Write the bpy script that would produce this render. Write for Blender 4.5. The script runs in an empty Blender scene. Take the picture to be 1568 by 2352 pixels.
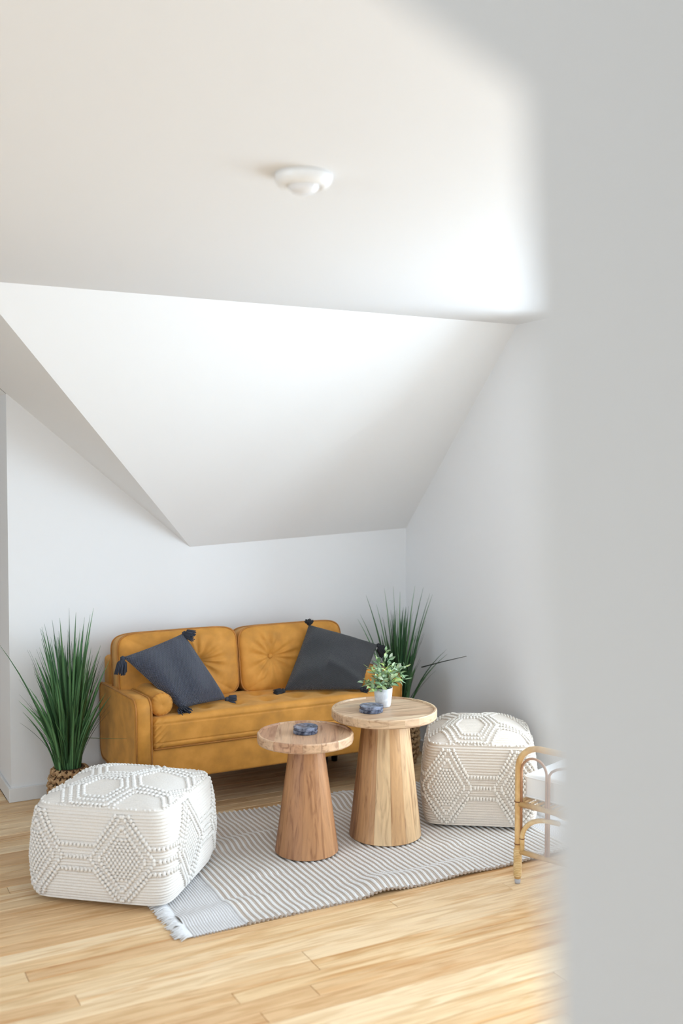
import bpy, bmesh, math, random
import numpy as np
from mathutils import Vector, Matrix
random.seed(7); rng = np.random.default_rng(7)
PI = math.pi
SC = bpy.context.scene
COL = SC.collection

# ------------------------------------------------------------------ camera, world, light, exposure
cam_d = bpy.data.cameras.new('camera')
cam_d.sensor_fit = 'VERTICAL'; cam_d.sensor_height = 36.0; cam_d.sensor_width = 24.0
cam_d.lens = 35.97; cam_d.clip_start = 0.02
cam = bpy.data.objects.new('camera', cam_d); COL.objects.link(cam)
cam.location = (0, 0, 1.5)
cam.rotation_euler = (math.radians(90 - 2.4), 0, math.radians(-28))
cam_d.dof.use_dof = True; cam_d.dof.focus_distance = 4.2; cam_d.dof.aperture_fstop = 1.75
SC.camera = cam

world = bpy.data.worlds.new('sky'); SC.world = world; world.use_nodes = True
bg = world.node_tree.nodes['Background']
bg.inputs[0].default_value = (0.80, 0.90, 1.0, 1); bg.inputs[1].default_value = 1.0

def area_light(name, loc, rot, sx, sy, power, color):
    d = bpy.data.lights.new(name, 'AREA'); d.shape = 'RECTANGLE'; d.size = sx; d.size_y = sy
    d.energy = power; d.color = color
    o = bpy.data.objects.new(name, d); COL.objects.link(o); o.location = loc; o.rotation_euler = rot
    return o
# daylight through the window of the alcove on the right
area_light('window_daylight', (3.97, 2.36, 1.08), (0, math.radians(90), 0), 1.3, 1.85, 124, (0.70, 0.855, 1.0))
# added fill lamp at an unseen left-wall window, lifts the right side
area_light('left_fill_light', (-3.045, 1.75, 1.40), (0, math.radians(-90), 0), 1.0, 1.3, 48, (0.75, 0.88, 1.0))
# lamp added in an unseen roof window to brighten the near floor
area_light('roof_fill_light', (1.0, 0.775, 2.30), (0, 0, 0), 0.88, 0.62, 22, (0.80, 0.91, 1.0))
# lamp added in the unseen hall to light the near wall
area_light('hall_fill_light', (-1.42, -0.95, 1.35), (0, math.radians(-90), 0), 1.0, 1.2, 20, (0.85, 0.94, 1.0))

SC.view_settings.view_transform = 'Standard'; SC.view_settings.look = 'None'
SC.view_settings.gamma = 1.0; SC.view_settings.use_curve_mapping = False
SC.view_settings.exposure = 0.09

# ------------------------------------------------------------------ helpers
def tag(o, label=None, cat=None, group=None, kind=None):
    if label: o['label'] = label
    if cat: o['category'] = cat
    if group: o['group'] = group
    if kind: o['kind'] = kind
    return o

def thing(name, loc, label, cat, group=None, rz=0.0):
    o = bpy.data.objects.new(name, None); COL.objects.link(o)
    o.location = loc; o.rotation_euler = (0, 0, rz); o.empty_display_size = 0.05
    return tag(o, label, cat, group)

def link(name, me, mat, parent=None, loc=None):
    if mat is not None and not me.materials: me.materials.append(mat)
    o = bpy.data.objects.new(name, me); COL.objects.link(o)
    if parent is not None: o.parent = parent
    if loc is not None: o.location = loc
    return o

def pydata(name, V, Fc, mat, parent=None, smooth=True, loc=None, kind=None, recalc=True):
    me = bpy.data.meshes.new(name)
    me.from_pydata([tuple(map(float, v)) for v in V], [], [tuple(map(int, f)) for f in Fc])
    if recalc:
        bm = bmesh.new(); bm.from_mesh(me); bmesh.ops.recalc_face_normals(bm, faces=bm.faces[:]); bm.to_mesh(me); bm.free()
    if smooth: me.polygons.foreach_set('use_smooth', [True] * len(me.polygons))
    me.update()
    o = link(name, me, mat, parent, loc)
    if kind: o['kind'] = kind
    return o

class MB:
    """collects vertices and faces of one mesh"""
    def __init__(s): s.V = []; s.F = []
    def add(s, V, Fc):
        n = len(s.V); s.V += [tuple(map(float, v)) for v in V]; s.F += [tuple(i + n for i in f) for f in Fc]
    def box(s, lo, hi, ch=0.0):
        (a, b, c), (d, e, f) = lo, hi
        if ch <= 0:
            V = [(a,b,c),(d,b,c),(d,e,c),(a,e,c),(a,b,f),(d,b,f),(d,e,f),(a,e,f)]
            s.add(V, [(0,3,2,1),(4,5,6,7),(0,1,5,4),(1,2,6,5),(2,3,7,6),(3,0,4,7)])
        else:
            bm = bmesh.new(); bmesh.ops.create_cube(bm, size=1.0)
            for v in bm.verts: v.co = Vector(((a+d)/2+v.co.x*(d-a), (b+e)/2+v.co.y*(e-b), (c+f)/2+v.co.z*(f-c)))
            bmesh.ops.bevel(bm, geom=bm.edges[:], offset=ch, segments=2, profile=0.6, affect='EDGES')
            bm.verts.index_update(); s.add([v.co[:] for v in bm.verts], [[v.index for v in f_.verts] for f_ in bm.faces]); bm.free()
    def tube(s, P, r, seg=8, closed=False, caps=True):
        P = [Vector(p) for p in P]; n = len(P)
        R = r if hasattr(r, '__len__') else [r] * n
        rings = []; up = None
        for i, p in enumerate(P):
            a = P[(i - 1) % n] if (closed or i > 0) else p
            b = P[(i + 1) % n] if (closed or i < n - 1) else p
            t = (b - a).normalized() if (b - a).length > 1e-9 else Vector((0, 0, 1))
            if up is None:
                up = Vector((0, 0, 1)) if abs(t.z) < 0.9 else Vector((1, 0, 0))
            u = (up - t * up.dot(t)).normalized(); w = t.cross(u); up = u
            rings.append([p + (u * math.cos(2*PI*k/seg) + w * math.sin(2*PI*k/seg)) * R[i] for k in range(seg)])
        V = [v for rg in rings for v in rg]; Fc = []
        m = n if closed else n - 1
        for i in range(m):
            j = (i + 1) % n
            for k in range(seg):
                l = (k + 1) % seg
                Fc.append((i*seg+k, i*seg+l, j*seg+l, j*seg+k))
        if caps and not closed:
            Fc.append(tuple(range(seg))[::-1]); Fc.append(tuple((n-1)*seg + k for k in range(seg)))
        s.add(V, Fc)
    def lathe(s, prof, seg=48, c=(0, 0, 0)):
        V = []; Fc = []; idx = []
        for (r, z) in prof:
            if r < 1e-6:
                idx.append([len(V)] * seg); V.append((c[0], c[1], c[2] + z))
            else:
                idx.append(list(range(len(V), len(V) + seg)))
                V += [(c[0] + r*math.cos(2*PI*k/seg), c[1] + r*math.sin(2*PI*k/seg), c[2] + z) for k in range(seg)]
        for i in range(len(prof) - 1):
            for k in range(seg):
                l = (k + 1) % seg
                f = [idx[i][k], idx[i][l], idx[i+1][l], idx[i+1][k]]
                g = []
                for q in f:
                    if q not in g: g.append(q)
                if len(g) > 2: Fc.append(tuple(g))
        s.add(V, Fc)
    def build(s, name, mat, parent=None, smooth=True, loc=None, kind=None):
        return pydata(name, s.V, s.F, mat, parent, smooth, loc, kind)

def slab(name, pts, off, mat, parent=None, kind='structure'):
    """a polygon given thickness along the vector off"""
    n = len(pts); V = list(pts) + [tuple(np.array(p, float) + np.array(off, float)) for p in pts]
    Fc = [tuple(range(n)), tuple(range(2*n - 1, n - 1, -1))] + [(i, i + n, (i+1) % n + n, (i+1) % n) for i in range(n)]
    o = pydata(name, V, Fc, mat, parent, smooth=False)
    if kind: o['kind'] = kind
    return o

def rounded_grid_box(dx, dy, dz, r, nx, ny, nz, disp=None):
    """box of half sizes dx,dy,dz with rounded edges on a fine grid; disp(p, n) -> new p"""
    V = []; Fc = []; key = {}
    def vid(p):
        k = tuple(np.round(p, 6))
        if k not in key:
            key[k] = len(V); V.append(np.array(p, float))
        return key[k]
    def lin(d, n):
        inner = np.linspace(-(d - r), d - r, n); e = r * np.array([1, .8, .5, .25])
        return np.concatenate([-(d - r) - e, inner, (d - r) + e[::-1]])
    X, Y, Z = lin(dx, nx), lin(dy, ny), lin(dz, nz)
    def face(A, B, f):
        ids = [[vid(f(a, b)) for b in B] for a in A]
        for i in range(len(A)-1):
            for j in range(len(B)-1): Fc.append((ids[i][j], ids[i+1][j], ids[i+1][j+1], ids[i][j+1]))
    face(X, Y, lambda a, b: (a, b, dz)); face(X, Y, lambda a, b: (a, b, -dz))
    face(X, Z, lambda a, b: (a, dy, b)); face(X, Z, lambda a, b: (a, -dy, b))
    face(Y, Z, lambda a, b: (dx, a, b)); face(Y, Z, lambda a, b: (-dx, a, b))
    D = np.array([dx, dy, dz]) - r; out = []
    for p in V:
        q = np.clip(p, -D, D); d = p - q; L = np.linalg.norm(d)
        n = d / L if L > 1e-9 else np.array([0, 0, 1.0])
        s = q + n * r
        out.append(disp(s, n) if disp else s)
    return out, Fc

ICO = bmesh.new(); bmesh.ops.create_icosphere(ICO, subdivisions=1, radius=1.0)
ICO.verts.index_update()
ICO_V = np.array([v.co[:] for v in ICO.verts]); ICO_F = [[v.index for v in f.verts] for f in ICO.faces]; ICO.free()

# ------------------------------------------------------------------ materials
class NT:
    def __init__(s, name):
        s.m = bpy.data.materials.new(name); s.m.use_nodes = True
        s.t = s.m.node_tree; s.b = s.t.nodes['Principled BSDF']
    def n(s, typ, **kw):
        nd = s.t.nodes.new('ShaderNode' + typ)
        for k, v in kw.items():
            if k.startswith('i_'): nd.inputs[k[2:].replace('_', ' ')].default_value = v
            else: setattr(nd, k, v)
        return nd
    def l(s, a, b): s.t.links.new(a, b)
    def setp(s, **kw):
        for k, v in kw.items():
            s.b.inputs[k.replace('_', ' ')].default_value = v
    def ramp(s, stops, src=None):
        r = s.n('ValToRGB'); e = r.color_ramp.elements
        while len(e) < len(stops): e.new(0.5)
        for i, (p, c) in enumerate(stops): e[i].position = p; e[i].color = (*c, 1)
        if src is not None: s.l(src, r.inputs[0])
        return r
    def coords(s, kind='Object', scale=(1, 1, 1), jitter=False, rot=(0, 0, 0)):
        tc = s.n('TexCoord'); mp = s.n('Mapping'); mp.inputs['Scale'].default_value = scale; mp.inputs['Rotation'].default_value = rot
        s.l(tc.outputs[kind], mp.inputs['Vector'])
        if jitter:
            oi = s.n('ObjectInfo'); ml = s.n('VectorMath', operation='SCALE'); cmb = s.n('CombineXYZ')
            for k in range(3): s.l(oi.outputs['Random'], cmb.inputs[k])
            s.l(cmb.outputs[0], ml.inputs[0]); ml.inputs['Scale'].default_value = 37.0
            s.l(ml.outputs[0], mp.inputs['Location'])
        return mp
    def bump(s, h, strength=0.3, dist=0.002):
        b = s.n('Bump'); b.inputs['Strength'].default_value = strength; b.inputs['Distance'].default_value = dist
        s.l(h, b.inputs['Height']); s.l(b.outputs[0], s.b.inputs['Normal']); return b

def paint(name, col, rough=0.6):
    m = NT(name); mp = m.coords('Object', (1, 1, 1)); nz = m.n('TexNoise'); nz.inputs['Scale'].default_value = 180; nz.inputs['Detail'].default_value = 3
    m.l(mp.outputs[0], nz.inputs['Vector']); m.setp(Base_Color=(*col, 1), Roughness=rough); m.bump(nz.outputs[0], 0.06, 0.001); return m.m
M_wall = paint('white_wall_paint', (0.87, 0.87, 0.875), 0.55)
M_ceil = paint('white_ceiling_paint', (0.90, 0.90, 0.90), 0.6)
M_ceil_dim = paint('white_ceiling_paint_dimmed', (0.80, 0.80, 0.805), 0.6)  # ceiling white with dimmer light put into its colour, flat part only
M_trim = paint('white_trim_paint', (0.80, 0.80, 0.80), 0.4)
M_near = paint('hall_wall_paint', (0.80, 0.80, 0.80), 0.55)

def mat_plank():
    m = NT('pine_plank'); oi = m.n('ObjectInfo')
    mp = m.coords('Object', (1.6, 16, 16), True)
    nz = m.n('TexNoise'); nz.inputs['Scale'].default_value = 2.2; nz.inputs['Detail'].default_value = 6; nz.inputs['Distortion'].default_value = 1.2
    m.l(mp.outputs[0], nz.inputs['Vector'])
    mp2 = m.coords('Object', (0.9, 60, 60), True); n2 = m.n('TexNoise'); n2.inputs['Scale'].default_value = 3; n2.inputs['Detail'].default_value = 4
    m.l(mp2.outputs[0], n2.inputs['Vector'])
    mp3 = m.coords('Object', (0.55, 9, 9), True); n3 = m.n('TexNoise'); n3.inputs['Scale'].default_value = 1.6; n3.inputs['Detail'].default_value = 3; n3.inputs['Distortion'].default_value = 2.0
    m.l(mp3.outputs[0], n3.inputs['Vector'])
    base = m.ramp([(0.0, (0.72, 0.465, 0.245)), (0.5, (0.82, 0.59, 0.34)), (1.0, (0.90, 0.71, 0.47))], oi.outputs['Random'])
    g = m.ramp([(0.35, (0.78, 0.68, 0.56)), (0.55, (1, 1, 1)), (0.75, (1.06, 1.06, 1.05))], nz.outputs[0])
    mx = m.n('MixRGB', blend_type='MULTIPLY'); mx.inputs[0].default_value = 0.8
    m.l(base.outputs[0], mx.inputs[1]); m.l(g.outputs[0], mx.inputs[2])
    st = m.ramp([(0.56, (1, 1, 1)), (0.68, (0.82, 0.62, 0.42))], n3.outputs[0])
    mx3 = m.n('MixRGB', blend_type='MULTIPLY'); mx3.inputs[0].default_value = 0.75
    m.l(mx.outputs[0], mx3.inputs[1]); m.l(st.outputs[0], mx3.inputs[2])
    f = m.ramp([(0.3, (0.86, 0.80, 0.74)), (0.6, (1, 1, 1))], n2.outputs[0])
    mx2 = m.n('MixRGB', blend_type='MULTIPLY'); mx2.inputs[0].default_value = 0.7
    m.l(mx3.outputs[0], mx2.inputs[1]); m.l(f.outputs[0], mx2.inputs[2])
    m.l(mx2.outputs[0], m.b.inputs['Base Color']); m.setp(Roughness=0.40); m.b.inputs['Specular IOR Level'].default_value = 0.35
    m.bump(n2.outputs[0], 0.08, 0.001); return m.m
M_plank = mat_plank()
M_gap = paint('dark_subfloor', (0.10, 0.055, 0.025), 0.8)

def mat_wood(name, stops, axis_scale=(14, 14, 1.2)):
    m = NT(name); oi = m.n('ObjectInfo'); mp = m.coords('Object', axis_scale, True)
    nz = m.n('TexNoise'); nz.inputs['Scale'].default_value = 2.5; nz.inputs['Detail'].default_value = 7; nz.inputs['Distortion'].default_value = 1.5
    m.l(mp.outputs[0], nz.inputs['Vector'])
    kn = m.coords('Object', (axis_scale[0]*.75, axis_scale[1]*.75, axis_scale[2]*5), True); vo = m.n('TexVoronoi'); vo.inputs['Scale'].default_value = 0.55
    m.l(kn.outputs[0], vo.inputs['Vector'])
    base = m.ramp(stops, oi.outputs['Random'])
    g = m.ramp([(0.32, (0.52, 0.40, 0.33)), (0.46, (0.92, 0.89, 0.86)), (0.66, (1.14, 1.12, 1.08))], nz.outputs[0])
    mx = m.n('MixRGB', blend_type='MULTIPLY'); mx.inputs[0].default_value = 0.85
    m.l(base.outputs[0], mx.inputs[1]); m.l(g.outputs[0], mx.inputs[2])
    k = m.ramp([(0.0, (0.35, 0.2, 0.12)), (0.10, (0.8, 0.7, 0.62)), (0.16, (1, 1, 1))], vo.outputs['Distance'])
    mk = m.n('MixRGB', blend_type='MULTIPLY'); mk.inputs[0].default_value = 0.55
    m.l(mx.outputs[0], mk.inputs[1]); m.l(k.outputs[0], mk.inputs[2])
    m.l(mk.outputs[0], m.b.inputs['Base Color']); m.setp(Roughness=0.45); m.bump(nz.outputs[0], 0.08, 0.001); return m.m
ST_RED = [(0.0, (0.33, 0.150, 0.070)), (0.35, (0.42, 0.205, 0.095)), (0.7, (0.52, 0.27, 0.12)), (1.0, (0.66, 0.42, 0.21))]
ST_TAN = [(0.0, (0.34, 0.17, 0.08)), (0.35, (0.47, 0.26, 0.125)), (0.7, (0.56, 0.335, 0.165)), (1.0, (0.74, 0.54, 0.32))]
ST_TOPR = [(0.0, (0.46, 0.25, 0.15)), (0.5, (0.56, 0.33, 0.20)), (1.0, (0.66, 0.45, 0.29))]
ST_TOPT = [(0.0, (0.54, 0.35, 0.215)), (0.5, (0.64, 0.45, 0.29)), (1.0, (0.74, 0.57, 0.39))]
M_staveR = mat_wood('reddish_acacia_stave', ST_RED); M_staveT = mat_wood('golden_acacia_stave', ST_TAN)
M_topR = mat_wood('reddish_acacia_board', ST_TOPR, (1.2, 14, 14)); M_topT = mat_wood('golden_acacia_board', ST_TOPT, (1.2, 14, 14))

def mat_velvet(name, col, sc=13):
    m = NT(name); mp = m.coords('Object', (1, 1, 1)); nz = m.n('TexNoise'); nz.inputs['Scale'].default_value = sc; nz.inputs['Detail'].default_value = 5
    m.l(mp.outputs[0], nz.inputs['Vector'])
    r = m.ramp([(0.3, tuple(c*0.78 for c in col)), (0.52, col), (0.74, tuple(min(1, c*1.18 + .012) for c in col))], nz.outputs[0])
    m.l(r.outputs[0], m.b.inputs['Base Color']); m.setp(Roughness=0.7)
    m.b.inputs['Sheen Weight'].default_value = 0.35; m.b.inputs['Sheen Roughness'].default_value = 0.4; m.b.inputs['Sheen Tint'].default_value = (1.0, 0.72, 0.35, 1)
    n2 = m.n('TexNoise'); n2.inputs['Scale'].default_value = 260; m.l(mp.outputs[0], n2.inputs['Vector'])
    m.bump(n2.outputs[0], 0.12, 0.001); return m.m
VEL = (0.62, 0.272, 0.040)
M_velvet = mat_velvet('mustard_velvet', VEL)
M_pipe = mat_velvet('mustard_piping', (0.42, 0.165, 0.025), 20)
M_leg = paint('dark_wood_leg', (0.02, 0.013, 0.01), 0.4)

def mat_knit(name, col, dark, freq=44):
    m = NT(name); tc = m.n('TexCoord'); sep = m.n('SeparateXYZ'); m.l(tc.outputs['UV'], sep.inputs[0])
    def sn(sock):
        a = m.n('Math', operation='MULTIPLY'); a.inputs[1].default_value = freq * 2 * PI; m.l(sock, a.inputs[0])
        b = m.n('Math', operation='SINE'); m.l(a.outputs[0], b.inputs[0]); return b.outputs[0]
    a, b = sn(sep.outputs[0]), sn(sep.outputs[1])
    p = m.n('Math', operation='MULTIPLY'); m.l(a, p.inputs[0]); m.l(b, p.inputs[1])
    h = m.n('Math', operation='MULTIPLY_ADD'); h.inputs[1].default_value = 0.5; h.inputs[2].default_value = 0.5; m.l(p.outputs[0], h.inputs[0])
    r = m.ramp([(0.22, dark), (0.5, col), (0.9, tuple(c*1.5 for c in col))], h.outputs[0])
    m.l(r.outputs[0], m.b.inputs['Base Color']); m.setp(Roughness=0.9)
    m.b.inputs['Sheen Weight'].default_value = 0.25
    m.bump(h.outputs[0], 1.0, 0.005); return m.m
M_pilL = mat_knit('slate_waffle_knit', (0.054, 0.064, 0.104), (0.020, 0.024, 0.044))
M_pilR = mat_knit('charcoal_waffle_knit', (0.033, 0.034, 0.041), (0.012, 0.012, 0.016), 52)
M_tasL = paint('slate_yarn', (0.042, 0.048, 0.068), 0.95)
M_tasR = paint('charcoal_yarn', (0.028, 0.029, 0.034), 0.95)

def mat_wool(name, col):
    m = NT(name); mp = m.coords('Object', (1, 1, 1)); nz = m.n('TexNoise'); nz.inputs['Scale'].default_value = 320; nz.inputs['Detail'].default_value = 3
    m.l(mp.outputs[0], nz.inputs['Vector'])
    r = m.ramp([(0.25, tuple(c*0.86 for c in col)), (0.7, col)], nz.outputs[0]); m.l(r.outputs[0], m.b.inputs['Base Color'])
    m.setp(Roughness=0.95); m.b.inputs['Sheen Weight'].default_value = 0.2; m.bump(nz.outputs[0], 0.35, 0.002); return m.m
M_woolW = mat_wool('white_wool', (0.86, 0.805, 0.745)); M_bobW = mat_wool('white_wool_bobbles', (0.90, 0.865, 0.82))
M_woolC = mat_wool('cream_wool', (0.77, 0.685, 0.595)); M_bobC = mat_wool('cream_wool_bobbles', (0.85, 0.785, 0.70))
M_rugW = mat_wool('white_rug_cord', (0.88, 0.865, 0.85)); M_rugT = mat_wool('taupe_rug_cord', (0.55, 0.46, 0.385)); M_rugF = mat_wool('rug_fringe_cotton', (0.80, 0.79, 0.79))

def mat_leaf(name, a, b, rough=0.45):
    m = NT(name); oi = m.n('ObjectInfo'); r = m.ramp([(0, a), (1, b)], oi.outputs['Random']); m.l(r.outputs[0], m.b.inputs['Base Color'])
    m.setp(Roughness=rough); return m.m
M_blade = mat_leaf('grass_blade_green', (0.022, 0.085, 0.030), (0.15, 0.33, 0.13))
M_fine = mat_leaf('fine_grass_green', (0.018, 0.055, 0.02), (0.03, 0.085, 0.03))
M_twig = mat_leaf('dark_twig', (0.02, 0.022, 0.016), (0.03, 0.035, 0.02))
M_leaf = NT('variegated_leaf'); _o = M_leaf.n('ObjectInfo')
_r = M_leaf.ramp([(0, (0.15, 0.27, 0.13)), (0.3, (0.30, 0.44, 0.25)), (0.55, (0.46, 0.60, 0.42)), (0.8, (0.46, 0.60, 0.14)), (1, (0.62, 0.70, 0.60))], _o.outputs['Random'])
M_leaf.l(_r.outputs[0], M_leaf.b.inputs['Base Color']); M_leaf.setp(Roughness=0.5); M_leaf = M_leaf.m
M_stem = paint('green_stem', (0.12, 0.17, 0.06), 0.6)
M_soil = paint('dark_soil', (0.015, 0.012, 0.01), 0.95)
def mat_speck(name, a, b, sc, rough):
    m = NT(name); mp = m.coords('Object'); nz = m.n('TexNoise'); nz.inputs['Scale'].default_value = sc; nz.inputs['Detail'].default_value = 6; nz.inputs['Distortion'].default_value = 1.0
    m.l(mp.outputs[0], nz.inputs['Vector']); r = m.ramp([(0.38, a), (0.64, b)], nz.outputs[0]); m.l(r.outputs[0], m.b.inputs['Base Color']); m.setp(Roughness=rough); return m.m
M_pot = mat_speck('whitewashed_concrete', (0.62, 0.63, 0.66), (0.78, 0.79, 0.81), 45, 0.8)
M_marble = mat_speck('dark_blue_marble', (0.028, 0.034, 0.06), (0.25, 0.285, 0.38), 32, 0.16)
M_basket = mat_speck('water_hyacinth_weave', (0.30, 0.16, 0.07), (0.56, 0.37, 0.19), 55, 0.75)
M_basin = paint('basket_inside', (0.10, 0.05, 0.022), 0.9)
M_rattan = mat_speck('honey_rattan', (0.58, 0.34, 0.13), (0.76, 0.52, 0.25), 18, 0.4)
M_thin = mat_speck('brown_split_cane', (0.36, 0.17, 0.085), (0.50, 0.27, 0.15), 22, 0.5)
M_wrap = mat_speck('pale_cane_wrap', (0.66, 0.44, 0.19), (0.80, 0.60, 0.32), 30, 0.45)
M_node = paint('dark_cane_node', (0.22, 0.09, 0.03), 0.6)
M_glide = paint('grey_rubber_glide', (0.42, 0.42, 0.45), 0.5)
M_cush = paint('white_canvas_cushion', (0.84, 0.84, 0.84), 0.9)
M_plast = paint('white_plastic', (0.84, 0.83, 0.82), 0.35)
M_lens = paint('white_lens_plastic', (0.80, 0.80, 0.82), 0.2)
def mat_glass():
    m = NT('window_glass'); tr = m.n('BsdfTransparent'); gl = m.n('BsdfGlossy'); gl.inputs['Roughness'].default_value = 0.02
    mx = m.n('MixShader'); mx.inputs[0].default_value = 0.06; m.l(tr.outputs[0], mx.inputs[1]); m.l(gl.outputs[0], mx.inputs[2])
    m.l(mx.outputs[0], m.t.nodes['Material Output'].inputs['Surface']); return m.m
M_glass = mat_glass()

# ------------------------------------------------------------------ the room
XR = 2.905; YB = 4.72; ZC = 2.157
A = (1.679, YB, 1.123); KR = (XR, YB, 1.181); TR = (XR, 3.762, ZC); D2 = (0.551, 3.768, ZC)
Bp = (0.825, YB, 1.834); Ep = (0.44, YB, ZC)
YW = 3.36                      # where the right wall ends and the alcove with the window begins
slab('wall_back', [(0.825, YB, 0), (XR + .1, YB, 0), (XR + .1, YB, 1.186), A, Bp], (0, 0.10, 0), M_wall)
slab('wall_right', [(XR, YB, 0), (XR, YW, 0), (XR, YW, ZC), TR, KR], (0.12, 0, 0), M_wall)
slab('ceiling_slope', [A, KR, TR, D2], (0, 0.07, 0.07), M_ceil)
slab('ceiling_dormer', [A, D2, Ep, Bp], (0.05, 0.05, 0.09), M_ceil)
slab('ceiling_dormer_recess', [Bp, Ep, (0.44, 6.0, ZC), (0.825, 6.0, 1.834)], (0.06, 0, 0.08), M_ceil)
slab('wall_recess', [(0.825, YB + .1, 0), (0.825, 6.0, 0), (0.825, 6.0, 1.834), (0.825, YB + .1, 1.834)], (0.10, 0, 0), M_wall)
slab('wall_recess_end', [(-3.1, 6.0, 0), (0.925, 6.0, 0), (0.925, 6.0, 2.3), (-3.1, 6.0, 2.3)], (0, 0.1, 0), M_wall)
w = MB(); w.box((-3.1, .35, 0), (-3.0, 6.1, .82)); w.box((-3.1, .35, 1.88), (-3.0, 6.1, 2.3)); w.box((-3.1, .35, .82), (-3.0, 1.07, 1.88)); w.box((-3.1, 2.43, .82), (-3.0, 6.1, 1.88))
o = w.build('wall_left', M_wall, smooth=False); o['kind'] = 'structure'
w = MB(); w.box((-3.07, 1.07, .82), (-3.02, 2.43, .865)); w.box((-3.07, 1.07, 1.835), (-3.02, 2.43, 1.88)); w.box((-3.07, 1.07, .82), (-3.02, 1.115, 1.88)); w.box((-3.07, 2.385, .82), (-3.02, 2.43, 1.88))
wl = w.build('window_added_left', M_trim, smooth=False); wl['kind'] = 'structure'  # unseen window, added to go with the left fill lamp
w = MB(); w.box((-3.048, 1.115, .865), (-3.043, 2.385, 1.835)); w.build('pane', M_glass, wl, smooth=False)
ce = MB(); cp = [(-3.1, 1.10), (XR + 0.12, 1.10), (XR + 0.12, 3.764), (0.545, 3.77), (0.434, YB), (0.434, 6.1), (-3.1, 6.1)]; n_ = len(cp)
ce.add([(x, y, ZC) for x, y in cp] + [(x, y, ZC + .1) for x, y in cp], [tuple(range(n_))[::-1], tuple(range(n_, 2*n_))] + [(i, (i+1) % n_, (i+1) % n_ + n_, i + n_) for i in range(n_)])
ce.box((-3.1, 0, ZC), (XR + .12, .45, ZC + .1)); ce.box((-3.1, .45, ZC), (.55, 1.10, ZC + .1)); ce.box((1.45, .45, ZC), (XR + .12, 1.10, ZC + .1))
o = ce.build('ceiling', M_ceil_dim, smooth=False); o['kind'] = 'structure'
# unseen roof window, added around the roof lamp: shaft, frame and pane
rw = MB(); rw.box((.51, .41, ZC + .1), (.55, 1.14, 2.36)); rw.box((1.45, .41, ZC + .1), (1.49, 1.14, 2.36)); rw.box((.55, .41, ZC + .1), (1.45, .45, 2.36)); rw.box((.55, 1.10, ZC + .1), (1.45, 1.14, 2.36))
rwo = rw.build('window_added_roof', M_trim, smooth=False); rwo['kind'] = 'structure'
p = MB(); p.box((.55, .45, 2.335), (1.45, 1.10, 2.34)); p.build('pane', M_glass, rwo, smooth=False)
# alcove on the right with its window
slab('wall_alcove_far', [(XR + .12, YW, 0), (4.1, YW, 0), (4.1, YW, 2.1), (XR + .12, YW, 2.1)], (0, 0.1, 0), M_wall)
slab('wall_alcove_near', [(XR, 1.30, 0), (4.1, 1.30, 0), (4.1, 1.30, 2.1), (XR, 1.30, 2.1)], (0, -0.1, 0), M_wall)
slab('ceiling_alcove', [(XR + .12, 1.2, 2.06), (4.1, 1.2, 2.06), (4.1, YW + .1, 2.06), (XR + .12, YW + .1, 2.06)], (0, 0, 0.1), M_ceil)
slab('trim_alcove', [(XR, 1.30, 2.06), (XR, YW, 2.06), (XR, YW, ZC), (XR, 1.30, ZC)], (0.12, 0, 0), M_wall)
slab('wall_right_near', [(XR, 1.30, 0), (XR, 0.35, 0), (XR, 0.35, ZC), (XR, 1.30, ZC)], (0.12, 0, 0), M_wall)
w = MB(); WX = 3.86; y0, y1, z0, z1 = 1.40, 3.26, 0.40, 1.76
w.box((WX, 1.2, 0), (WX + .1, YW + .1, z0)); w.box((WX, 1.2, z1), (WX + .1, YW + .1, 2.1)); w.box((WX, 1.2, z0), (WX + .1, y0, z1)); w.box((WX, y1, z0), (WX + .1, YW + .1, z1))
o = w.build('wall_alcove_window', M_wall, smooth=False); o['kind'] = 'structure'
win = MB(); t = .045
win.box((WX + .02, y0, z0), (WX + .08, y1, z0 + t)); win.box((WX + .02, y0, z1 - t), (WX + .08, y1, z1)); win.box((WX + .02, y0, z0), (WX + .08, y0 + t, z1)); win.box((WX + .02, y1 - t, z0), (WX + .08, y1, z1)); win.box((WX + .02, (y0+y1)/2 - .03, z0), (WX + .08, (y0+y1)/2 + .03, z1))
wo = win.build('window_1', M_trim, smooth=False); wo['kind'] = 'structure'
for a_, b_ in ((y0 + t, (y0+y1)/2 - .03), ((y0+y1)/2 + .03, y1 - t)):
    p = MB(); p.box((WX + .045, a_, z0 + t), (WX + .05, b_, z1 - t)); p.build('pane', M_glass, wo, smooth=False)
# near wall with its sloping door head, right beside the camera
NY0, NY1 = 0.30, 0.36          # near face and far face; the reveal is splayed away from the hall
nf = [(0.318, NY0, -0.02), (0.233, NY0, 1.636), (-3.1, NY0, 2.96), (-3.1, NY0, 3.1), (XR + .12, NY0, 3.1), (XR + .12, NY0, -0.02)]
ff = [(0.42, NY1, -0.02), (0.36, NY1, 1.70), (-3.1, NY1, 3.04), (-3.1, NY1, 3.1), (XR + .12, NY1, 3.1), (XR + .12, NY1, -0.02)]
n_ = len(nf); nw = pydata('wall_near', nf + ff, [tuple(range(n_)), tuple(range(2*n_-1, n_-1, -1))] + [(i, i+n_, (i+1) % n_ + n_, (i+1) % n_) for i in range(n_)], M_near, smooth=False); nw['kind'] = 'structure'
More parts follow.
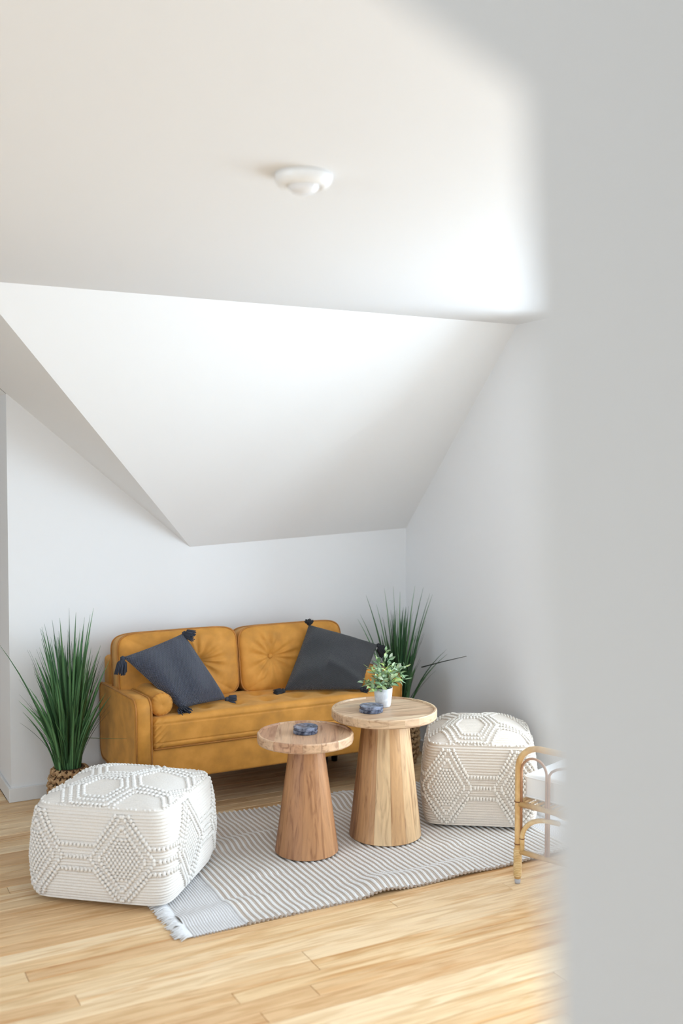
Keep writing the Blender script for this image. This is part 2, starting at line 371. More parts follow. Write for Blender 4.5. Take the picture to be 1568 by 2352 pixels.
# hall behind the camera
hb = MB(); hb.box((-1.6, -2.3, 0), (1.5, -2.2, 2.4)); o = hb.build('wall_hall_back', M_near, smooth=False); o['kind'] = 'structure'
hb = MB(); hb.box((1.3, -2.2, 0), (1.4, NY0, 2.4)); o = hb.build('wall_hall_right', M_near, smooth=False); o['kind'] = 'structure'
hb = MB(); hb.box((-1.6, -2.2, 0), (-1.5, 0.3, .8)); hb.box((-1.6, -2.2, 1.9), (-1.5, .3, 2.4)); hb.box((-1.6, -2.2, .8), (-1.5, -1.6, 1.9)); hb.box((-1.6, -.3, .8), (-1.5, .3, 1.9)); o = hb.build('wall_hall_left', M_near, smooth=False); o['kind'] = 'structure'
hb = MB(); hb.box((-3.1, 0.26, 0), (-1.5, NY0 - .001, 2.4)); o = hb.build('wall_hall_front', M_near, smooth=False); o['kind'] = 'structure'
hb = MB(); hb.box((-1.6, -2.3, 2.3), (1.5, NY1, 2.4)); o = hb.build('ceiling_hall', M_ceil, smooth=False); o['kind'] = 'structure'
hw = MB(); hw.box((-1.58, -1.6, .8), (-1.52, -.3, .85)); hw.box((-1.58, -1.6, 1.85), (-1.52, -.3, 1.9)); hw.box((-1.58, -1.6, .8), (-1.52, -1.55, 1.9)); hw.box((-1.58, -.35, .8), (-1.52, -.3, 1.9))
ho = hw.build('window_added_hall', M_trim, smooth=False); ho['kind'] = 'structure'  # unseen window frame, added for the lamp in the hall
p = MB(); p.box((-1.553, -1.55, .85), (-1.548, -.35, 1.85)); p.build('pane', M_glass, ho, smooth=False)

# baseboards
def baseboard(name, lo, hi):
    b = MB(); b.box(lo, hi, 0.003); o = b.build(name, M_trim, smooth=False); o['kind'] = 'structure'
baseboard('baseboard_back', (0.813, YB - .012, 0.0), (XR, YB, 0.064))
baseboard('baseboard_right', (XR - .012, YW, 0.0), (XR, YB - .012, 0.064))
baseboard('baseboard_recess', (0.813, YB, 0.0), (0.825, 6.0, 0.064))

# floor: a dark sub-floor carrying pine strips laid along x
fl = MB(); fl.box((-3.1, -2.3, -0.12), (4.1, 6.1, -0.014)); floor = fl.build('floor', M_gap, smooth=False); floor['kind'] = 'structure'
fh = MB(); fh.box((-1.5, -2.2, -0.0139), (1.3, 0.40, 0.0)); o = fh.build('floor_hall', M_plank, smooth=False); o['kind'] = 'structure'
PW = 0.067; row = 0; ry = 2.854 - PW/2 - 36*PW
known = {36: [0.672], 49: [0.637], 37: [2.229]}
rr = random.Random(3)
while ry < 6.0:
    xs = [-3.0]
    kn = known.get(row)
    if kn: xs += [kn[0]]
    x = (kn[0] if kn else -3.0 - rr.uniform(0, 1.4))
    while True:
        x += rr.uniform(1.9, 3.4)
        xe = XR if ry > YW - 0.05 else 3.86
        if ry > YB: xe = 0.813
        if x > xe - 0.25: break
        if x > -2.6: xs.append(x)
    xs.append(xe)
    a_, b_ = ry + 0.0012, min(ry + PW - 0.0012, 6.0)
    if a_ > 0.36:
        for s_, e_ in zip(xs[:-1], xs[1:]):
            L = e_ - s_ - 0.0012; Wd = b_ - a_; c = 0.0013
            V = [(-L/2,-Wd/2,-.014),(L/2,-Wd/2,-.014),(L/2,Wd/2,-.014),(-L/2,Wd/2,-.014),(-L/2,-Wd/2,-c),(L/2,-Wd/2,-c),(L/2,Wd/2,-c),(-L/2,Wd/2,-c),
                 (-L/2+c,-Wd/2+c,0),(L/2-c,-Wd/2+c,0),(L/2-c,Wd/2-c,0),(-L/2+c,Wd/2-c,0)]
            Fc = [(0,3,2,1),(8,9,10,11)] + [(i,(i+1)%4,(i+1)%4+4,i+4) for i in range(4)] + [(i+4,(i+1)%4+4,(i+1)%4+8,i+8) for i in range(4)]
            pydata('plank', V, Fc, M_plank, floor, smooth=False, loc=((s_+e_)/2, (a_+b_)/2, rr.uniform(-0.0004, 0.0)))
    ry += PW; row += 1

# ------------------------------------------------------------------ sofa
SX0, SX1, SY0, SY1 = 1.222, 2.515, 4.125, 4.69
AT = 0.072
sofa = thing('sofa', ((SX0+SX1)/2, (SY0+SY1)/2, 0), 'mustard velvet two-seat sofa with buttoned back cushions against the back wall', 'sofa')
def W(o):                      # child meshes are given in room coordinates
    o.location = (-(SX0+SX1)/2, -(SY0+SY1)/2, 0); return o
def flat_slab_box(lo, hi, r, n=(6, 6, 4), disp=None):
    c = (np.array(lo) + np.array(hi)) / 2; d = (np.array(hi) - np.array(lo)) / 2
    V, Fc = rounded_grid_box(*d, r, *n, disp=disp)
    return [v + c for v in V], Fc
V, Fc = flat_slab_box((SX0 + AT, SY0 + .012, .176), (SX1 - AT, SY1 - .02, .322), .012)
W(pydata('base', V, Fc, M_velvet, sofa))
def arc(cx, cy, r, a0, a1, n=8): return [(cx + r*math.cos(a0 + (a1-a0)*i/n), cy + r*math.sin(a0 + (a1-a0)*i/n)) for i in range(n+1)]
def arm_profile():
    zb, zt = 0.165, 0.535; f, b = SY0 - .004, SY1; r = .055
    P = [(f, zb)] + arc(f + r, zt - r, r, PI, PI/2 + .12) + arc(b - .03, zt - .02 - .03, .03, PI/2, 0, 5) + arc(b - .05, zb + .05, .05, 0, -PI/2, 6)
    return P
prof = arm_profile()
for side, xa in ((0, SX0), (1, SX1 - AT)):
    c = 0.010; xb = xa + AT
    cy_, cz_ = np.mean([p[0] for p in prof]), np.mean([p[1] for p in prof])
    ins = lambda k: [(cy_ + (y-cy_)*(1 - k/.28), cz_ + (z-cz_)*(1 - k/.19)) for y, z in prof]
    layers = [(xa + .004, ins(.03)), (xa, ins(c)), (xa + c*.6, prof), (xa + AT/2, [(cy_+(y-cy_)*1.012, cz_+(z-cz_)*1.008) for y, z in prof]), (xb - c*.6, prof), (xb, ins(c)), (xb - .004, ins(.03))]
    n = len(prof); V = [(x, y, z) for x, L in layers for y, z in L]; Fc = []
    for i in range(len(layers) - 1):
        for k in range(n): Fc.append((i*n+k, i*n+(k+1) % n, (i+1)*n+(k+1) % n, (i+1)*n+k))
    Fc += [tuple(range(n)), tuple(range((len(layers)-1)*n, len(layers)*n))]
    arm = W(pydata('arm', V, Fc, M_velvet, sofa))
    for x in (xa + .003, xb - .003):
        tb = MB(); tb.tube([(x, y, z) for y, z in prof], .0042, 6, closed=True); tb.build('piping', M_pipe, arm)
# side seam of the left arm, back frame
V, Fc = flat_slab_box((SX0 + .02, 4.59, .17), (SX1 - .05, SY1, .640), .02)
W(pydata('back_frame', V, Fc, M_velvet, sofa))
# seat cushion with shallow tufts and pulled corners
tufts = [(x, y) for i, x in enumerate(np.linspace(SX0 + .20, SX1 - .20, 7)) for y in (4.235, 4.36)]
def seat_disp(s, n):
    p = s + seat_c
    top = max(0, n[2]); fr = max(0, -n[1])
    d = 0.0
    for tx, ty in tufts:
        q = ((p[0]-tx)**2 + (p[1]-ty)**2)
        d -= 0.016*math.exp(-q/0.0011) * top
    d += top * 0.010 * (1 - (s[0]/.60)**4)
    for xe, sg in ((SX0 + AT, 1), (SX1 - AT, -1)):
        u = (p[0]-xe)*sg
        d += fr * 0.005*math.exp(-(u/.055)**2) * math.sin((p[2]*1.0 - u*0.9)*230)
    if fr > .3: d -= 0.004*math.exp(-((p[2]-.345)/.003)**2) + 0.003*math.exp(-((p[2]-.425)/.003)**2)
    return s + n*d
lo, hi = np.array((SX0 + AT + .002, SY0 + .0, .318)), np.array((SX1 - AT - .002, 4.46, .447)); seat_c = (lo+hi)/2
V, Fc = rounded_grid_box(*((hi-lo)/2), .022, 170, 40, 34, disp=seat_disp)
seat = W(pydata('seat_cushion', [v + seat_c for v in V], Fc, M_velvet, sofa))
tb = MB(); tb.tube([(SX0 + AT + .01, SY0 + .004, .320), (SX1 - AT - .01, SY0 + .004, .320)], .004, 6); tb.build('piping', M_pipe, seat)

def sq2se(u, v, e):
    r = max(abs(u), abs(v))
    if r < 1e-9: return 0.0, 0.0
    du, dv = u/r, v/r; k = (abs(du)**e + abs(dv)**e) ** (1/e)
    return r*du/k, r*dv/k
def cushion_back(cx, cz, w, h, cy, tilt, bx, bz, zr):
    N = 80; e = 7.0; V = []; Fc = []
    rx = Matrix.Rotation(tilt, 4, 'X')
    def put(x, y, z): q = rx @ Vector((x, y, z)); return (cx + q.x, cy + q.y, cz + q.z)
    def edge(u, v):
        a_, b_ = sq2se(u, v, e); return a_*w/2, b_*h/2
    th = .055
    for i in range(N+1):
        for j in range(N+1):
            u, v = -1 + 2*i/N, -1 + 2*j/N; x, z = edge(u, v)
            m = (1 - abs(u)**3.0) * (1 - abs(v)**3.0)
            r = math.hypot(x - bx, z - bz); an = math.atan2(z - bz, x - bx)
            f = -.052 * m**.55 + .050*math.exp(-(r/.050)) * min(1, m*3)
            f += .0052*math.sin(an*13 + 1.3*math.sin(an*3)) * math.exp(-((r-.075)/.06)**2) * min(1, m*2)
            V.append(put(x, -th + f, z))
    nb = (N+1)**2
    for i in range(N+1):
        for j in range(N+1):
            u, v = -1 + 2*i/N, -1 + 2*j/N; x, z = edge(u, v); V.append(put(x, th, z))
    for i in range(N):
        for j in range(N):
            q = (i*(N+1)+j, (i+1)*(N+1)+j, (i+1)*(N+1)+j+1, i*(N+1)+j+1); Fc.append(q); Fc.append(tuple(nb + k for k in q[::-1]))
    bd = [(i, 0) for i in range(N)] + [(N, j) for j in range(N)] + [(i, N) for i in range(N, 0, -1)] + [(0, j) for j in range(N, 0, -1)]
    B = [i*(N+1)+j for i, j in bd]
    for k in range(len(B)): a_, b_ = B[k], B[(k+1) % len(B)]; Fc.append((a_, b_, b_+nb, a_+nb))
    o = W(pydata('back_cushion', V, Fc, M_velvet, sofa))
    for yy in (-th, th - .004):
        tb = MB(); pts = []
        for (i, j) in bd:
            x, z = edge(-1 + 2*i/N, -1 + 2*j/N); pts.append(put(x*1.004, yy, z*1.004))
        tb.tube(pts, .0045, 6, closed=True); tb.build('piping', M_pipe, o)
    bt = MB(); q = put(bx, -th - .006, bz)
    bt.lathe([(0, .011), (.007, .0095), (.012, .005), (.0138, 0), (.008, -.006), (0, -.008)], 16)
    R = rx @ Matrix.Rotation(PI/2, 4, 'X'); bt.V = [tuple(Vector(q) + R.to_3x3() @ Vector(v)) for v in bt.V]
    bt.build('button', M_velvet, o)
cushion_back(1.527, .598, .565, .318, 4.50, math.radians(-9), .083, .012, 0)
cushion_back(2.092, .592, .540, .312, 4.50, math.radians(-9), -.118, .008, 0)
for lx, ly in ((SX0 + .10, SY0 + .07), (SX1 - .10, SY0 + .07), (SX0 + .10, SY1 - .07), (SX1 - .10, SY1 - .07), (2.190, 4.300)):
    lg = MB(); lg.lathe([(0, 0), (.015, 0), (.024, .178), (0, .178)], 14); V = lg.V
    o = lg.build('leg', M_leg, sofa); o.location = (lx - (SX0+SX1)/2, ly - (SY0+SY1)/2, 0)
# bolster cushions
def bolster(x, z, ya, yb, label):
    b = thing('bolster_cushion', (x, ya, z), label, 'cushion', 'bolsters of the sofa')
    R = .050; prof = [(0, .004), (.012, .001), (.03, 0.0), (.041, .004), (.048, .012), (R, .022)]; L = yb - ya
    full = prof + [(R*1.01, L/2)] + [(r, L - t_) for r, t_ in prof[::-1]]
    seg = 64; V = []; Fc = []
    for i, (r, t_) in enumerate(full):
        for k in range(seg):
            a_ = 2*PI*k/seg; wob = 1 + (.035*math.sin(a_*16) if .035 < r < .0495 else 0)
            V.append((r*wob*math.cos(a_), t_, r*wob*math.sin(a_)))
    for i in range(len(full)-1):
        for k in range(seg): Fc.append((i*seg+k, i*seg+(k+1) % seg, (i+1)*seg+(k+1) % seg, (i+1)*seg+k))
    pydata('cover', V, Fc, M_velvet, b)
    for t_ in (.014, L - .014):
        tb = MB(); tb.tube([(.0485*math.cos(2*PI*k/32), t_, .0485*math.sin(2*PI*k/32)) for k in range(32)], .0025, 5, closed=True); tb.build('piping', M_pipe, b)
bolster(1.349, .500, 4.155, 4.43, 'small mustard velvet bolster beside the left arm of the sofa')
bolster(2.393, .500, 4.20, 4.44, 'mustard velvet bolster at the right arm, mostly behind the potted plant')

# ------------------------------------------------------------------ throw pillows with tassels
def tassel_mb(mb, base, d, L, spread, n, seed):
    q = random.Random(seed); d = Vector(d).normalized()
    u = d.orthogonal().normalized(); v = d.cross(u)
    V = ICO_V * .013; mb.add([Vector(base) + d*.006 + Vector(x) for x in V], ICO_F)
    for k in range(n):
        a_ = q.uniform(0, 2*PI); s = math.sqrt(q.random())*spread; ll = L*q.uniform(.82, 1.08)
        off = u*math.cos(a_) + v*math.sin(a_)
        P = [Vector(base) + d*.008, Vector(base) + d*(ll*.4) + off*(s*.75), Vector(base) + d*ll + off*s + Vector((0, 0, -.004))]
        mb.tube(P, [.0028, .0032, .0022], 4)
def pillow(corners, T, mat, tmat, label, tass, pinch=0.10, fold=None, facing=(0, -1, .25)):
    C4 = [np.array(c, float) for c in corners]; ctr = sum(C4)/4
    th = thing('throw_pillow', ctr, label, 'pillow', 'tasselled pillows on the sofa')
    C4 = [c - ctr for c in C4]
    nrm = np.cross(C4[1]-C4[3], C4[2]-C4[0]); nrm /= np.linalg.norm(nrm)
    if nrm @ np.array(facing, float) < 0: nrm = -nrm
    N = 56; V = []; UV = []; Fc = []
    def P(u, v):
        uu = u*(1 - pinch*(1 - v*v)); vv = v*(1 - pinch*(1 - u*u))
        a_, b_ = (uu+1)/2, (vv+1)/2
        return C4[0]*(1-a_)*(1-b_) + C4[1]*a_*(1-b_) + C4[2]*a_*b_ + C4[3]*(1-a_)*b_
    for sgn in (1, -1):
        for i in range(N+1):
            for j in range(N+1):
                u, v = -1 + 2*i/N, -1 + 2*j/N
                h = T * ((1 - u*u)*(1 - v*v))**.42
                wr = fold(u, v) if (fold and sgn > 0) else 0.0
                V.append(P(u, v) + nrm*(sgn*h*(1.0 if sgn > 0 else .6) + wr*min(1, (1-u*u)*(1-v*v)*6))); UV.append((i/N, j/N))
    nb = (N+1)**2
    for i in range(N):
        for j in range(N):
            q = (i*(N+1)+j, (i+1)*(N+1)+j, (i+1)*(N+1)+j+1, i*(N+1)+j+1); Fc.append(q); Fc.append(tuple(nb+k for k in q[::-1]))
    o = pydata('cover', V, Fc, mat, th)
    me = o.data; uvl = me.uv_layers.new(name='weave')
    for lp in me.loops: uvl.data[lp.index].uv = UV[lp.vertex_index]
    bm = bmesh.new(); bm.from_mesh(me); bmesh.ops.remove_doubles(bm, verts=bm.verts[:], dist=1e-5); bmesh.ops.recalc_face_normals(bm, faces=bm.faces[:]); bm.to_mesh(me); bm.free()
    for k, (d, L, sp) in enumerate(tass):
        mb = MB(); tassel_mb(mb, C4[k], d, L*1.12, sp*1.3, 64, k + 11); mb.build('tassel', tmat, th)
    return th
def foldL(u, v):
    return .006*math.exp(-((u - .62 + .25*v)/.12)**2)/(1 + math.exp((v + .1)*8)) + .006*math.sin(6*u + 2*v) - .012*math.exp(-((v - .9)/.15)**2)*math.exp(-(u/.4)**2)
pillow([(1.232, 4.335, .685), (1.520, 4.375, .762), (1.688, 4.285, .462), (1.440, 4.19, .466)], .062, M_pilL, M_tasL,
       'slate blue waffle-knit pillow with tassels leaning on the left bolster', [((-.25, -.25, -1), .062, .020), ((.7, -.6, -.15), .045, .020), ((.95, -.35, .05), .042, .016), ((.15, -.95, -.12), .048, .024)], pinch=.03, fold=foldL)
def foldR(u, v):
    return .010*math.exp(-((v - .25 - .5*u)/.16)**2)*(u > -.2) - .008*math.exp(-((u - .55)/.2)**2)*math.exp(-((v + .8)/.35)**2) + .005*math.sin(5*v + 2*u)
pillow([(2.155, 4.385, .755), (2.498, 4.320, .640), (2.318, 4.165, .466), (1.988, 4.310, .466)], .058, M_pilR, M_tasR,
       'charcoal knit pillow with tassels standing at the right end of the sofa', [((-.05, -.2, 1), .022, .017), ((.5, -.35, -.75), .05, .022), ((.9, -.5, 0), .03, .014), ((-1, -.2, -.03), .048, .013)], pinch=.02, fold=foldR)

# ------------------------------------------------------------------ side tables
def cone_table(x, y, zb, H, rb, rn, rt, n, mstave, mtop, rot, bw, label):
    t = thing('side_table', (x, y, zb), label, 'table', 'cone side tables on the rug'); hb_ = H - .040
    nrot = rot
    base = MB(); base.lathe([(0, .004), (rb*.93, .004), (rn*.93, hb_), (0, hb_)], 32); bo = base.build('pedestal', mstave, t)
    cuts = [0.0]; q = random.Random(int(x*1000))
    for k in range(n): cuts.append(cuts[-1] + q.uniform(.7, 1.3))
    cuts = [c/cuts[-1]*2*PI + nrot for c in cuts]
    for k in range(n):
        a0, a1 = cuts[k] + .0016, cuts[k+1] - .0016; m = 4; V = []
        for (r, z) in ((rb - .006, 0), (rb, .004), (rn, hb_), (rn*.9, hb_), (rb*.9, 0)):
            for i in range(m+1):
                a_ = a0 + (a1-a0)*i/m; V.append((r*math.cos(a_), r*math.sin(a_), z))
        Fc = [(p*(m+1)+i, p*(m+1)+i+1, ((p+1) % 5)*(m+1)+i+1, ((p+1) % 5)*(m+1)+i) for p in range(5) for i in range(m)]
        Fc += [tuple(p*(m+1) for p in range(5)), tuple(p*(m+1)+m for p in range(5))]
        pydata('stave', V, Fc, mstave, bo, smooth=False)
    # tray top: boards cut to a disc, and a raised rim cut in the same boards
    top = MB(); top.lathe([(0, H - .036), (rt*.985, H - .036), (rt*.985, H - .022), (0, H - .022)], 64); to = top.build('tabletop', mtop, t)
    to.rotation_euler = (0, 0, nrot); to.location = (-.0045, .0024, 0)
    b = -rt; k = 0; q = random.Random(int(y*777))
    ri = rt - .011
    while b < rt - .004:
        e = min(rt, b + bw*q.uniform(.75, 1.3))
        if rt - e < .02: e = rt
        P = []
        for (z, r) in ((H - .0225, ri), (H - .0065, ri)):
            up = [(math.sqrt(max(0, r*r - yy*yy)), yy) for yy in np.linspace(max(b, -r), min(e, r), 9)]
            P.append([(xx, yy, z) for xx, yy in up] + [(-xx, yy, z) for xx, yy in up[::-1]])
        n_ = len(P[0]); V = P[0] + P[1]; Fc = [tuple(range(n_)), tuple(range(n_, 2*n_))] + [(i, (i+1) % n_, (i+1) % n_ + n_, i + n_) for i in range(n_)]
        pydata('board', V, Fc, mtop, to, smooth=False)
        for sg in (1, -1):         # the rim pieces at both ends of the board
            V = []; ys = np.linspace(b + (.0004 if b > -rt else 0), e - (.0004 if e < rt else 0), 9)
            for (r, z) in ((rt - .004, H - .036), (rt, H - .031), (rt, H - .004), (rt - .003, H), (ri + .001, H), (ri - .001, H - .007), (ri - .001, H - .030)):
                for yy in ys:
                    a_ = math.asin(max(-1, min(1, yy/rt))); V.append((sg*r*math.cos(a_), r*math.sin(a_), z))
            m = len(ys) - 1; Fc = [(p_*(m+1)+i, p_*(m+1)+i+1, ((p_+1) % 7)*(m+1)+i+1, ((p_+1) % 7)*(m+1)+i) for p_ in range(7) for i in range(m)]
            Fc += [tuple(p_*(m+1) for p_ in range(7)), tuple(p_*(m+1)+m for p_ in range(7))]
            pydata('rim', V, Fc, mtop, to, smooth=False)
        b = e; k += 1
    return t
RZ = 0.012
cone_table(1.731, 3.545, RZ, .478 - RZ, .124, .066, .188, 11, M_staveR, M_topR, math.radians(62), .055, 'smaller reddish wooden side table with cone base and tray top')
cone_table(2.091, 3.553, RZ, .532 - RZ, .147, .094, .214, 13, M_staveT, M_topT, math.radians(-8), .062, 'taller golden wooden side table with cone base carrying the potted plant')

def coaster(x, y, z, r, h, label, rz):
    c = thing('coaster', (x, y, z), label, 'coaster', 'marble coasters on the side tables', rz)
    b = MB(); b.lathe([(0, 0), (r - .001, 0), (r, .001), (r, h - .0015), (r - .0015, h), (0, h)], 40); o = b.build('marble_disc', M_marble, c)
    for p in o.data.polygons: p.use_smooth = False
    c2 = MB(); c2.lathe([(0, -.0008), (r - .003, -.0008), (r - .003, .0004), (0, .0004)], 24); c2.build('felt_pad', M_soil, c)
for (x, y, z, pl) in ((1.733, 3.560, .4722, 'smaller reddish table'), (2.020, 3.545, .5262, 'taller golden table')):
    coaster(x, y, z, .048, .0125, 'lower dark marble coaster of the pair on the ' + pl, .3)
    coaster(x + .001, y - .001, z + .0138, .048, .0125, 'upper dark marble coaster of the pair on the ' + pl, 1.9)

# small potted plant on the taller table
pp = thing('potted_plant', (2.108, 3.600, .5256), 'small leafy variegated plant in a white concrete pot on the taller table', 'plant')
b = MB(); b.lathe([(0, 0), (.026, 0), (.030, .004), (.036, .045), (.0385, .078), (.0355, .079), (.034, .070), (0, .070)], 40); b.build('pot', M_pot, pp)
b = MB(); b.lathe([(0, .074), (.02, .073), (.0345, .0705), (.0345, .066), (0, .066)], 24); b.build('soil', M_soil, pp)
leaf_meshes = []
for k in range(4):
    q = random.Random(k); V = []; Fc = []; L = .026 + .003*k; Wd = .0062 + .0006*k; n = 6
    for i in range(n+1):
        s = i/n; ww = Wd*math.sin(PI*s**.8)**.9 + .0002; zz = .006*math.sin(PI*s)*(1 if k % 2 else -.4)
        V += [(-ww, s*L, zz + ww*.35), (0, s*L, zz), (ww, s*L, zz + ww*.35)]
    V2 = [(x, y, z - .0005) for x, y, z in V]; nv = len(V)
    for i in range(n):
        for c in range(2):
            f = (3*i+c, 3*i+c+1, 3*i+c+4, 3*i+c+3); Fc.append(f); Fc.append(tuple(nv + t_ for t_ in f[::-1]))
    me = bpy.data.meshes.new('leaf'); me.from_pydata(V + V2, [], Fc); me.materials.append(M_leaf)
    me.polygons.foreach_set('use_smooth', [True]*len(me.polygons)); leaf_meshes.append(me)
q = random.Random(21)
tips = [(-.095, -.02, .115, .7), (-.08, .03, .10, .7), (-.055, -.045, .135, .6), (-.06, .02, .165, .5), (-.03, -.03, .17, .4), (-.01, .03, .19, .3), (.012, .0, .232, .2), (.03, -.04, .17, .4), (.045, .02, .195, .4), (.06, -.03, .15, .5), (.085, .02, .155, .6), (.098, -.02, .16, .6), (.075, -.05, .115, .7), (-.03, -.07, .12, .7), (.02, -.075, .115, .7), (.0, .06, .15, .5), (-.045, -.06, .10, .7), (.05, -.06, .14, .6), (-.015, -.05, .15, .5), (.02, -.03, .15, .4), (-.08, -.04, .09, .8)]
for (tx, ty, tz, bend) in tips:
    a_ = Vector((tx*.15, ty*.15, .070)); e = Vector((tx*1.02, ty*1.02, tz))
    mid = Vector((tx*.42, ty*.42, .070 + (tz - .07)*.75))
    path = [a_*(1-s)**2 + mid*2*s*(1-s) + e*s*s for s in np.linspace(0, 1, 7)]
    st = MB(); st.tube(path, [.0012]*6 + [.0007], 5); st.build('stem', M_stem, pp)
    nl = 11
    for k in range(nl):
        s = .22 + .80*k/nl; s = min(s, 1.0)
        pos = a_*(1-s)**2 + mid*2*s*(1-s) + e*s*s
        tan = ((mid - a_)*(1-s) + (e - mid)*s).normalized()
        side = tan.orthogonal(); side.rotate(Matrix.Rotation(q.uniform(0, 2*PI), 3, tan))
        d = (tan*q.uniform(.3, .8) + side.normalized()*q.uniform(.6, 1.0) + Vector((0, 0, .1))).normalized() if k < nl-1 else tan
        yv = d; zv = (Vector((0, 0, 1)) + Vector((q.uniform(-.5, .5), q.uniform(-.8, .2), 0))); xv = yv.cross(zv).normalized(); zv = xv.cross(yv)
        R = Matrix((xv, yv, zv)).transposed().to_4x4(); sc = q.uniform(.75, 1.15)
        o = bpy.data.objects.new('leaf', leaf_meshes[q.randrange(4)]); COL.objects.link(o); o.parent = pp
        o.matrix_local = Matrix.Translation(pos) @ R @ Matrix.Diagonal((sc, sc, sc, 1))

# ------------------------------------------------------------------ tall grass plants in baskets
def basket(parent, prof, ncoil, seed):
    """braided rows: two strands twisting round the pot form in each row"""
    q = random.Random(seed); H = prof[-1][1]
    def rad(z):
        for (r0, za), (r1, zb) in zip(prof[:-1], prof[1:]):
            if za <= z <= zb: return r0 + (r1-r0)*(z-za)/(zb-za+1e-9)
        return prof[-1][0]
    core = MB(); core.lathe([(0, 0)] + [(r - .006, z) for r, z in prof] + [(prof[-1][0] - .016, H), (prof[-1][0] - .016, H - .03), (0, H - .03)], 40); core.build('basket_core', M_basin, parent)
    rows = []
    for c in range(ncoil):
        z = H*(c + .5)/ncoil; nn = int(2*PI*rad(z)/.030)
        mb = MB()
        for k in range(nn):
            for sgn in (1, -1):
                a0 = 2*PI*(k + (.5 if sgn < 0 else 0) + .5*(c % 2))/nn; da = 2*PI/nn*.95
                P = []
                for s in np.linspace(-1, 1, 6):
                    zz = z + sgn*s*H/ncoil*.44; rr_ = rad(min(H, max(0, zz))) - .002 + .0065*(1 - s*s) + sgn*.0008
                    a_ = a0 + s*da*.62; P.append((rr_*math.cos(a_), rr_*math.sin(a_), zz))
                w_ = H/ncoil*.27; mb.tube(P, [w_*.35, w_*.8, w_, w_, w_*.8, w_*.35], 7)
        mb.build('braid_row', M_basket, parent)
def grass(name, loc, label, prof, ncoil, tipsets, seed, maxx=None, nfine=120):
    g = thing(name, loc, label, 'plant', 'tall grass plants beside the sofa'); q = random.Random(seed); H = prof[-1][1]; basket(g, prof, ncoil, seed)
    b = MB(); b.lathe([(0, H - .015), (prof[-1][0] - .014, H - .018), (prof[-1][0] - .014, H - .03), (0, H - .03)], 24); b.build('soil', M_soil, g)
    def curve(p0, tip, arch):
        p0 = Vector(p0); tip = Vector(tip)
        m = p0.lerp(tip, .5) + Vector(((p0.x - tip.x)*.28, (p0.y - tip.y)*.28, arch*(tip - p0).length))
        return [p0*(1-s)**2 + m*2*s*(1-s) + tip*s*s for s in np.linspace(0, 1, 9)]
    def strip(path, w0, fold=.25):
        V = []; n = len(path); d0 = (path[-1] - path[0]); side = d0.cross(Vector((q.uniform(-.8, .8), -1, q.uniform(-.3, .3)))).normalized()
        nn = side.cross(d0.normalized())
        for i, p in enumerate(path):
            s = i/(n-1); ww = w0*(0.75 + .5*s if s < .4 else .95*(1 - ((s-.4)/.6)**1.6)) + .0003
            V += [p - side*ww + nn*ww*fold, p.copy(), p + side*ww + nn*ww*fold, p - nn*.0005]
        Fc = []
        for i in range(n-1):
            a_ = 4*i; Fc += [(a_, a_+1, a_+5, a_+4), (a_+1, a_+2, a_+6, a_+5), (a_+2, a_+3, a_+7, a_+6), (a_+3, a_, a_+4, a_+7)]
        return V, Fc
    rtop = prof[-1][0] - .024
    def root():
        a_ = q.uniform(0, 2*PI); r = rtop*math.sqrt(q.random()); return Vector((r*math.cos(a_), r*math.sin(a_), H - .02))
    def clampx(t):
        if maxx is not None: t.x = min(t.x, maxx - loc[0]); 
        t.y = min(t.y, 4.70 - loc[1])
        if t.z < .62:                                  # keep low blades clear of the sofa arms
            t.x = min(t.x, .160) if loc[0] < 2 else max(t.x, -.160)
        return t
    for (tx, ty, tz, w0, arch) in tipsets['fixed']:
        r0 = Vector((tx*.18, ty*.18, H - .02)); V, Fc = strip(curve(r0, clampx(Vector((tx, ty, tz))), arch), w0); pydata('grass_blade', V, Fc, M_blade, g)
    for k in range(tipsets['n']):
        a_ = q.uniform(0, 2*PI); z = H + (tipsets['zmax'] - H)*(.35 + .60*q.random()); rad = (tipsets['r'])*q.uniform(.15, 1.0)*(1.15 - .55*((z - H)/(tipsets['zmax'] - H)))
        tip = clampx(Vector((rad*math.cos(a_)*1.05, rad*math.sin(a_)*.85, z)))
        r0 = Vector((tip.x*.2 + q.uniform(-.02, .02), tip.y*.2 + q.uniform(-.02, .02), H - .02))
        V, Fc = strip(curve(r0, tip, q.uniform(.02, .07)), q.uniform(.0040, .0092)); pydata('grass_blade', V, Fc, M_blade, g)
    mb = MB()
    for k in range(nfine):
        a_ = q.uniform(0, 2*PI); z = H + (tipsets['zmax'] - H)*(.3 + .62*q.random()); rad = tipsets['r']*q.uniform(.3, 1.15)*(1.2 - .6*((z - H)/(tipsets['zmax'] - H)))
        tip = clampx(Vector((rad*math.cos(a_)*1.1, rad*math.sin(a_)*.85, z))); r0 = Vector((tip.x*.2, tip.y*.2, H - .02))
        mb.tube(curve(r0, tip, q.uniform(.02, .09)), [.0012]*6 + [.0009, .0006, .0003], 3)
    mb.build('fine_grass', M_fine, g, kind='stuff')
    return g
gl = (1.045, 4.535, 0)
